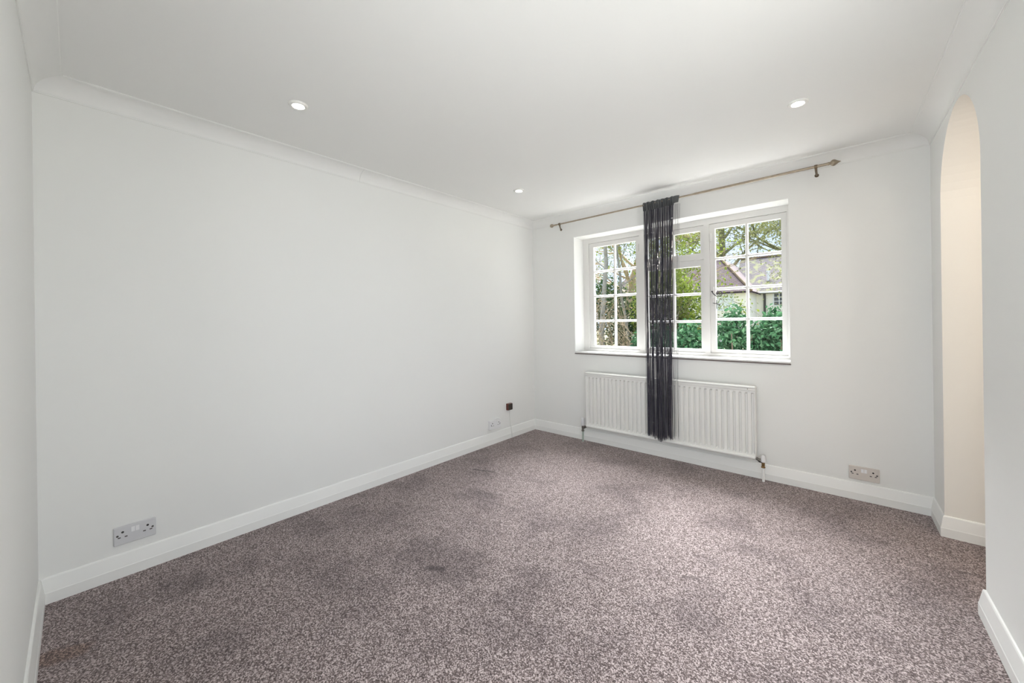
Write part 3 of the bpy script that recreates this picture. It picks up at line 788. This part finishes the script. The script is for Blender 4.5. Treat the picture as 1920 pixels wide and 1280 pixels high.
# ---------------------------------------------------------------- outdoors
struct(MB().box(-40, 40, YO, 60, -0.62, -0.5).build('ground', 'ground'), 'garden ground outside the window', 'ground')
struct(MB().box(-6, 9, YO, 2.35, -0.5, -0.30).build('bounce_ground', 'gravel'), 'pale gravel strip, unseen, added outside the window to bounce light inside', 'ground')  # added out of view to bounce sun onto window soffit and ceiling
struct(MB().box(-4, 8, -9, -1.62, -0.35, -0.13).build('added_patio', 'added_patio'), 'unseen pale stone paving added outside the added glazed doors', 'ground')  # unseen paving that goes with the added doors

rng = np.random.default_rng(11)
def leaves(P, size, up=0.4, aspect=0.55, jitter=0.35):
    """P = (n,3) leaf centres -> folded lens-shaped leaves, 4 triangles each"""
    n = len(P)
    d = rng.normal(size=(n, 3)); d[:, 2] -= 0.3; d /= np.linalg.norm(d, axis=1)[:, None]
    nn = rng.normal(size=(n, 3)); nn[:, 2] += up*3; nn -= d*(nn*d).sum(1)[:, None]; nn /= np.linalg.norm(nn, axis=1)[:, None]
    w = np.cross(d, nn)
    L = size*(1+jitter*rng.uniform(-1, 1, n))[:, None]; Wd = L*aspect*0.5
    base = P-d*L*0.5; tip = P+d*L*0.5
    mid = P+nn*L*(-0.07)
    l = P+w*Wd+nn*L*0.06; r = P-w*Wd+nn*L*0.06
    V = np.stack([base, l, tip, r, mid], 1).reshape(-1, 3)
    i = np.arange(n)[:, None]*5
    F = np.concatenate([i+np.array([[0, 1, 4]]), i+np.array([[1, 2, 4]]), i+np.array([[2, 3, 4]]), i+np.array([[3, 0, 4]])], 1).reshape(-1, 3)
    return V, F
def leaf_obj(name, P, size, m, parent, **kw):
    V, F = leaves(np.asarray(P), size, **kw)
    org = V.mean(0)
    me = bpy.data.meshes.new(name); me.from_pydata((V-org).tolist(), [], F.tolist()); me.update()
    me.materials.append(M[m])
    o = bpy.data.objects.new(name, me); col.objects.link(o); o.parent = parent
    o.location = Vector(org)-world_org(parent); o['kind'] = 'stuff'
    return o
def shell_points(n, c, r, inner=0.55, squash=1.0):
    d = rng.normal(size=(n, 3)); d /= np.linalg.norm(d, axis=1)[:, None]
    k = rng.uniform(inner**3, 1, n)**(1/3)
    return np.array(c)+d*k[:, None]*np.array(r)
def twigs(mb, rnd, p, d, length, rad, depth, ends, spread=0.6, gravity=0.0, kids=(2, 4), n=5):
    pts = [Vector(p)]; d = Vector(d).normalized(); seg = 4
    for i in range(seg):
        d = (d + Vector((rnd.gauss(0, .16), rnd.gauss(0, .16), rnd.gauss(0, .13)-gravity))).normalized()
        pts.append(pts[-1]+d*length/seg)
    mb.tube(pts, [rad*(1-0.55*i/seg) for i in range(seg+1)], n if rad > 0.02 else 4, False)
    if depth == 0: ends.extend(pts[1:]); return
    if depth == 1: ends.extend(pts[2:])
    for k in range(rnd.randint(*kids)):
        q = pts[rnd.randint(1, seg)]
        nd = (d + Vector((rnd.gauss(0, spread), rnd.gauss(0, spread), rnd.gauss(0, spread*0.8)))).normalized()
        twigs(mb, rnd, q, nd, length*rnd.uniform(0.55, 0.8), rad*0.5, depth-1, ends, spread, gravity, kids, n)
    twigs(mb, rnd, pts[-1], d, length*0.75, rad*0.48, depth-1, ends, spread, gravity, kids, n)
GZ = -0.5
def tree(name, label, cat, base, trunk, rad, seed, bark, leafm, leafsize, nleaf, depth=4, lean=(0, 0), spread=0.6, length=1.6, boughs=6, first=0.35, group=None, scatter=0.12, kids=(2, 3)):
    rnd = random.Random(seed)
    x, y = base
    root = thing(name, (x, y, GZ), label, cat, group)
    b = MB(); pts = []
    for i in range(9):
        t = i/8; pts.append(Vector((x+lean[0]*t+rnd.gauss(0, rad*.4), y+lean[1]*t+rnd.gauss(0, rad*.4), GZ-0.05+trunk*t)))
    b.tube(pts, [rad*(1.25 if i == 0 else 1-0.6*i/8) for i in range(9)], 9, False)
    b.build('trunk', bark, root, smooth=True)
    br = MB(); ends = []
    for k in range(boughs):
        t = first+(1-first)*(k+rnd.random())/boughs; q = pts[0].lerp(pts[-1], t)
        i = min(7, int(t*8)); q = pts[i].lerp(pts[i+1], t*8-i)
        a = k*2.4+rnd.uniform(-.4, .4)
        d = Vector((math.cos(a), math.sin(a), rnd.uniform(0.25, 0.9)))
        twigs(br, rnd, q, d, length*(1.15-0.5*t), rad*0.42*(1.15-0.5*t), depth-1, ends, spread, 0.0, kids)
    twigs(br, rnd, pts[-1], (lean[0]*.2, lean[1]*.2, 1), length*0.8, rad*0.4, depth-1, ends, spread, 0.0, kids)
    tag(br.build('branches', bark, root), kind='stuff')
    if nleaf:
        E = np.array([tuple(e) for e in ends]); idx = rng.integers(0, len(E), nleaf)
        leaf_obj('foliage', E[idx]+rng.normal(0, scatter, (nleaf, 3)), leafsize, leafm, root)
    return root
def bush(name, label, cat, c, r, n, size, m, bark, seed, lumps=9, group=None, stems=7, inner=0.55):
    rnd = random.Random(seed); c = Vector(c)
    root = thing(name, (c.x, c.y, GZ), label, cat, group)
    P = [shell_points(int(n*0.45), c, r, inner)]
    for k in range(lumps):
        d = Vector((rnd.gauss(0, 1), rnd.gauss(0, 1), rnd.gauss(0.3, .8))).normalized()
        q = (c.x+d.x*r[0]*.72, c.y+d.y*r[1]*.72, c.z+d.z*r[2]*.72)
        P.append(shell_points(int(n*0.55/lumps), q, [v*rnd.uniform(.32, .5) for v in r], 0.4))
    P = np.concatenate(P); P = P[P[:, 2] > GZ]
    leaf_obj('foliage', P, size, m, root)
    b = MB()
    for k in range(stems):
        a = k*2.4; tx = c.x+math.cos(a)*r[0]*.7; ty = c.y+math.sin(a)*r[1]*.7; tz = c.z+r[2]*rnd.uniform(.1, .8)
        b.tube([(c.x+math.cos(a)*.08, c.y+math.sin(a)*.08, GZ-.03), ((c.x+tx)/2, (c.y+ty)/2, (GZ+tz)/2), (tx, ty, tz)], [0.025, 0.018, 0.006], 5, False)
    tag(b.build('stems', bark, root), kind='stuff')
    return root

# laurel hedge in front of the window, shrub by shrub
HG = 'laurel shrubs below the window'
for i, (x, y, zt, rx_, lab) in enumerate([
        (0.10, 3.25, 1.04, 0.55, 'glossy laurel shrub filling the bottom of the middle light, behind the curtain'),
        (0.78, 3.10, 1.12, 0.48, 'glossy laurel shrub at the bottom right of the middle light'),
        (1.36, 3.00, 1.27, 0.42, 'glossy green laurel in the lower left panes of the right casement'),
        (1.92, 3.05, 1.30, 0.42, 'tall glossy laurel in the lower right panes of the right casement'),
        (2.55, 3.10, 1.32, 0.50, 'glossy laurel at the right end of the hedge beyond the window jamb')]):
    r3 = (zt-GZ)*0.55
    bush('laurel_shrub', lab, 'shrub', (x, y, zt-r3), (rx_, 0.45, r3), 5200, 0.080, 'leaf_laurel', 'bark_brown', 30+i, 12, HG)
# yellow-green bush behind the hedge
bush('spindle_bush', 'rounded yellow-green bush behind the middle light of the window', 'shrub', (-0.42, 5.3, 1.35), (0.80, 0.7, 1.05), 5200, 0.075, 'leaf_lime', 'bark_tan', 51, 12, inner=.5)
bush('brown_bush', 'olive and brown leaved bush in front of the yellow-green one', 'shrub', (-0.30, 4.6, 0.85), (0.55, 0.4, 0.80), 2600, 0.07, 'leaf_olive', 'bark_tan', 52, 9)
# evergreen mass beyond the left casement
bush('ivy_thicket', 'dark evergreen thicket seen low through the left casement', 'shrub', (-3.2, 7.4, 0.9), (1.5, 0.9, 1.5), 6000, 0.11, 'leaf_ever', 'bark_brown', 53, 14)
bush('ivy_thicket', 'dark evergreen thicket behind the curtain, right of the grey trunks', 'shrub', (-1.3, 7.8, 0.8), (1.2, 0.9, 1.5), 5000, 0.11, 'leaf_ever', 'bark_brown', 54, 14)
# tangled twiggy shrubs nearest the left casement
def twiggy(label, x, y, h, seed, m='bark_tan', nl=500, leafm='leaf_dry'):
    rnd = random.Random(seed); root = thing('twiggy_shrub', (x, y, GZ), label, 'shrub', 'bare twiggy shrubs')
    b = MB(); ends = []
    for k in range(9):
        a = rnd.uniform(0, 6.28)
        twigs(b, rnd, (x+.12*math.cos(a), y+.12*math.sin(a), GZ-.03), (math.cos(a)*.45, math.sin(a)*.35, 1), h*rnd.uniform(.45, .62), 0.017, 3, ends, 0.62, 0.03, (2, 3))
    tag(b.build('branches', m, root), kind='stuff')
    E = np.array([tuple(e) for e in ends]); idx = rng.integers(0, len(E), nl)
    leaf_obj('foliage', E[idx]+rng.normal(0, .05, (nl, 3)), 0.05, leafm, root)
twiggy('tangle of bare tan twigs in the left panes of the left casement', -1.62, 4.2, 1.9, 61)
twiggy('tangle of bare tan twigs in the right panes of the left casement', -0.80, 4.0, 1.8, 62)
twiggy('olive leaved twiggy shrub between the two bare tangles', -1.35, 5.4, 2.3, 63, 'bark_tan', 1500, 'leaf_olive')
# trees
tree('grey_tree', 'smooth grey-trunked tree at the left of the left casement', 'tree', (-2.45, 6.0), 5.2, 0.085, 71, 'bark_grey', 'leaf_lime', 0.075, 8000, 4, (0.25, 0.1), 0.5, 1.5, 6, 0.45)
tree('grey_tree', 'slender leaning grey tree in the right panes of the left casement', 'tree', (-1.85, 6.9), 4.8, 0.055, 72, 'bark_grey', 'leaf_lime', 0.075, 8000, 4, (-0.7, 0.2), 0.5, 1.4, 6, 0.5)
tree('spring_tree', 'budding yellow-green tree filling the top panes of the right casement', 'tree', (2.3, 14.0), 6.6, 0.24, 74, 'bark_moss', 'leaf_bud', 0.085, 26000, 5, (-0.9, 0), 0.5, 2.6, 9, 0.5, scatter=0.25)
tree('spring_tree', 'budding tree seen through the fanlight above the yellow-green bush', 'tree', (-4.4, 11.0), 5.2, 0.20, 75, 'bark_tan', 'leaf_lime', 0.085, 1800, 4, (1.2, 0), 0.55, 2.2, 8, 0.4, scatter=0.2)
tree('mossy_tree', 'large mossy tree rising behind the left end of the house roof', 'tree', (-7.4, 40.0), 12.5, 0.55, 73, 'bark_moss', 'leaf_bud', 0.24, 7000, 4, (0.9, -0.3), 0.5, 5.0, 9, 0.42, scatter=0.5)
tree('far_tree', 'tall pale tree beyond the left casement', 'tree', (-13.0, 19.0), 7.5, 0.20, 76, 'bark_grey', 'leaf_pale', 0.14, 7000, 4, (0.4, 0), 0.55, 2.6, 8, 0.35, scatter=0.35)
tree('far_tree', 'pale tree beyond the right end of the house roof', 'tree', (3.0, 43.0), 11.0, 0.30, 78, 'bark_grey', 'leaf_pale', 0.26, 8000, 4, (0.4, 0), 0.55, 4.0, 8, 0.35, scatter=0.6)

# house across the garden
def house():
    root = thing('house', (-4, 30, GZ), 'cream rendered house with mauve-brown tiled hipped roof across the garden', 'house')
    xr = -2.35; xl = -12.5; ya = 26.0; za = 3.05
    MB().box(xl, xr, ya, 36, GZ, za).build('wall', 'render_cream', root)
    yb = 29.5; zb = 3.12; xe = 8.0
    MB().box(xr, xe, yb, 36, GZ, zb).build('wall', 'render_cream', root)
    def roof(name, V, F, m, th=0.12, ridge=None):
        b = MB(); k = len(V)
        b.add(V+[(x, y, z-th) for x, y, z in V], [f for f in F]+[tuple(i+k for i in f[::-1]) for f in F])
        A = np.array(b.v)
        o = b.build(name, m, root)
        uv = o.data.uv_layers.new(name='UVMap')
        for p in o.data.polygons:
            nrm = p.normal; hor = Vector((0, 0, 1)).cross(nrm)
            hor = hor.normalized() if hor.length > 1e-4 else Vector((1, 0, 0)); up = nrm.cross(hor)
            for li in p.loop_indices:
                v = o.data.vertices[o.data.loops[li].vertex_index].co
                uv.data[li].uv = (v.dot(hor), v.dot(up))
        return o
    # hipped wing
    e = 0.28; t = 2.35; pz = 1.14
    x0, x1, y0, y1 = xl-e, xr+e, ya-e, 36+e; z = za-0.05
    yr = y0+t; zr = z+t*pz
    V = [(x0, y0, z), (x1, y0, z), (x1, y1, z), (x0, y1, z), (x1-t, yr, zr), (x0+t, yr, zr), (x1-t, y1-t, zr), (x0+t, y1-t, zr)]
    roof('roof', V, [(0, 1, 4, 5), (1, 2, 6, 4), (3, 0, 5, 7), (2, 3, 7, 6), (4, 6, 7, 5)], 'roof_clean')
    rt = MB(); rt.tube([(x1, y0, z+.02), (x1-t, yr, zr+.02)], 0.09, 6); rt.build('hip_tiles', 'ridge', root)
    rt = MB(); rt.tube([(x0+t, yr, zr+.02), (x1-t, yr, zr+.02)], 0.09, 6); rt.build('ridge_tiles', 'ridge', root)
    # long wing
    y0 = yb-e; z = zb-0.05; t2 = 3.75; k = 0.80
    V = [(xr-1.6, y0, z), (xe+e, y0, z), (xe+e, y0+t2, z+t2*k), (xr-1.6, y0+t2, z+t2*k), (xr-1.6, y0+2*t2, z), (xe+e, y0+2*t2, z)]
    roof('roof', V, [(0, 1, 2, 3), (3, 2, 5, 4)], 'roof_moss')
    rt = MB(); rt.tube([(xr-1.6, y0+t2, z+t2*k+.02), (xe+e, y0+t2, z+t2*k+.02)], 0.09, 6); rt.build('ridge_tiles', 'ridge', root)
    # gutter, downpipe, vent pipe
    MB().tube([(xr, y0-.03, zb-.08), (xe, y0-.03, zb-.08)], 0.055, 8).build('gutter', 'house_frame', root)
    MB().tube([(-1.85, y0+.05, zb-.1), (-1.85, yb-.07, zb-.35), (-1.85, yb-.07, GZ)], 0.075, 8).build('downpipe', 'pipe_black', root)
    b = MB(); b.tube([(-1.75, 30.4, 3.9), (-1.75, 30.4, 4.62)], 0.10, 10); b.tube([(-1.75, 30.4, 4.60), (-1.75, 30.4, 4.70)], 0.14, 10); b.build('vent_pipe', 'house_frame', root)
    # windows
    def win(x0, x1, z0, z1, y, cols, rows, backm):
        f = 0.06
        b = MB(); b.box(x0, x0+f, y-.06, y+.03, z0, z1); b.box(x1-f, x1, y-.06, y+.03, z0, z1); b.box(x0+f, x1-f, y-.06, y+.03, z0, z0+f); b.box(x0+f, x1-f, y-.06, y+.03, z1-f, z1)
        w = b.build('window', 'house_frame', root)
        for i in range(cols):
            for j in range(rows):
                xa = x0+f+(x1-x0-2*f)*i/cols; xb = x0+f+(x1-x0-2*f)*(i+1)/cols; zc = z0+f+(z1-z0-2*f)*j/rows; zd = z0+f+(z1-z0-2*f)*(j+1)/rows
                g = 0.018
                MB().box(xa+g, xb-g, y-.02, y-.005, zc+g, zd-g).build('pane', backm, w)
        b = MB()
        for i in range(1, cols): xx = x0+f+(x1-x0-2*f)*i/cols; b.box(xx-.022, xx+.022, y-.05, y, z0+f, z1-f)
        for j in range(1, rows): zz = z0+f+(z1-z0-2*f)*j/rows; b.box(x0+f, x1-f, y-.045, y, zz-.022, zz+.022)
        if b.v: b.build('glazing_bars', 'house_frame', w)
    win(-4.45, -3.12, 1.75, 2.98, ya, 2, 1, 'house_curtain')
    win(-7.9, -6.4, 1.6, 2.9, ya, 2, 2, 'house_curtain')
    win(-1.36, -0.62, 2.05, 3.02, yb, 2, 3, 'house_dark')
    win(1.2, 2.5, 1.9, 3.0, yb, 3, 3, 'house_dark')
house()
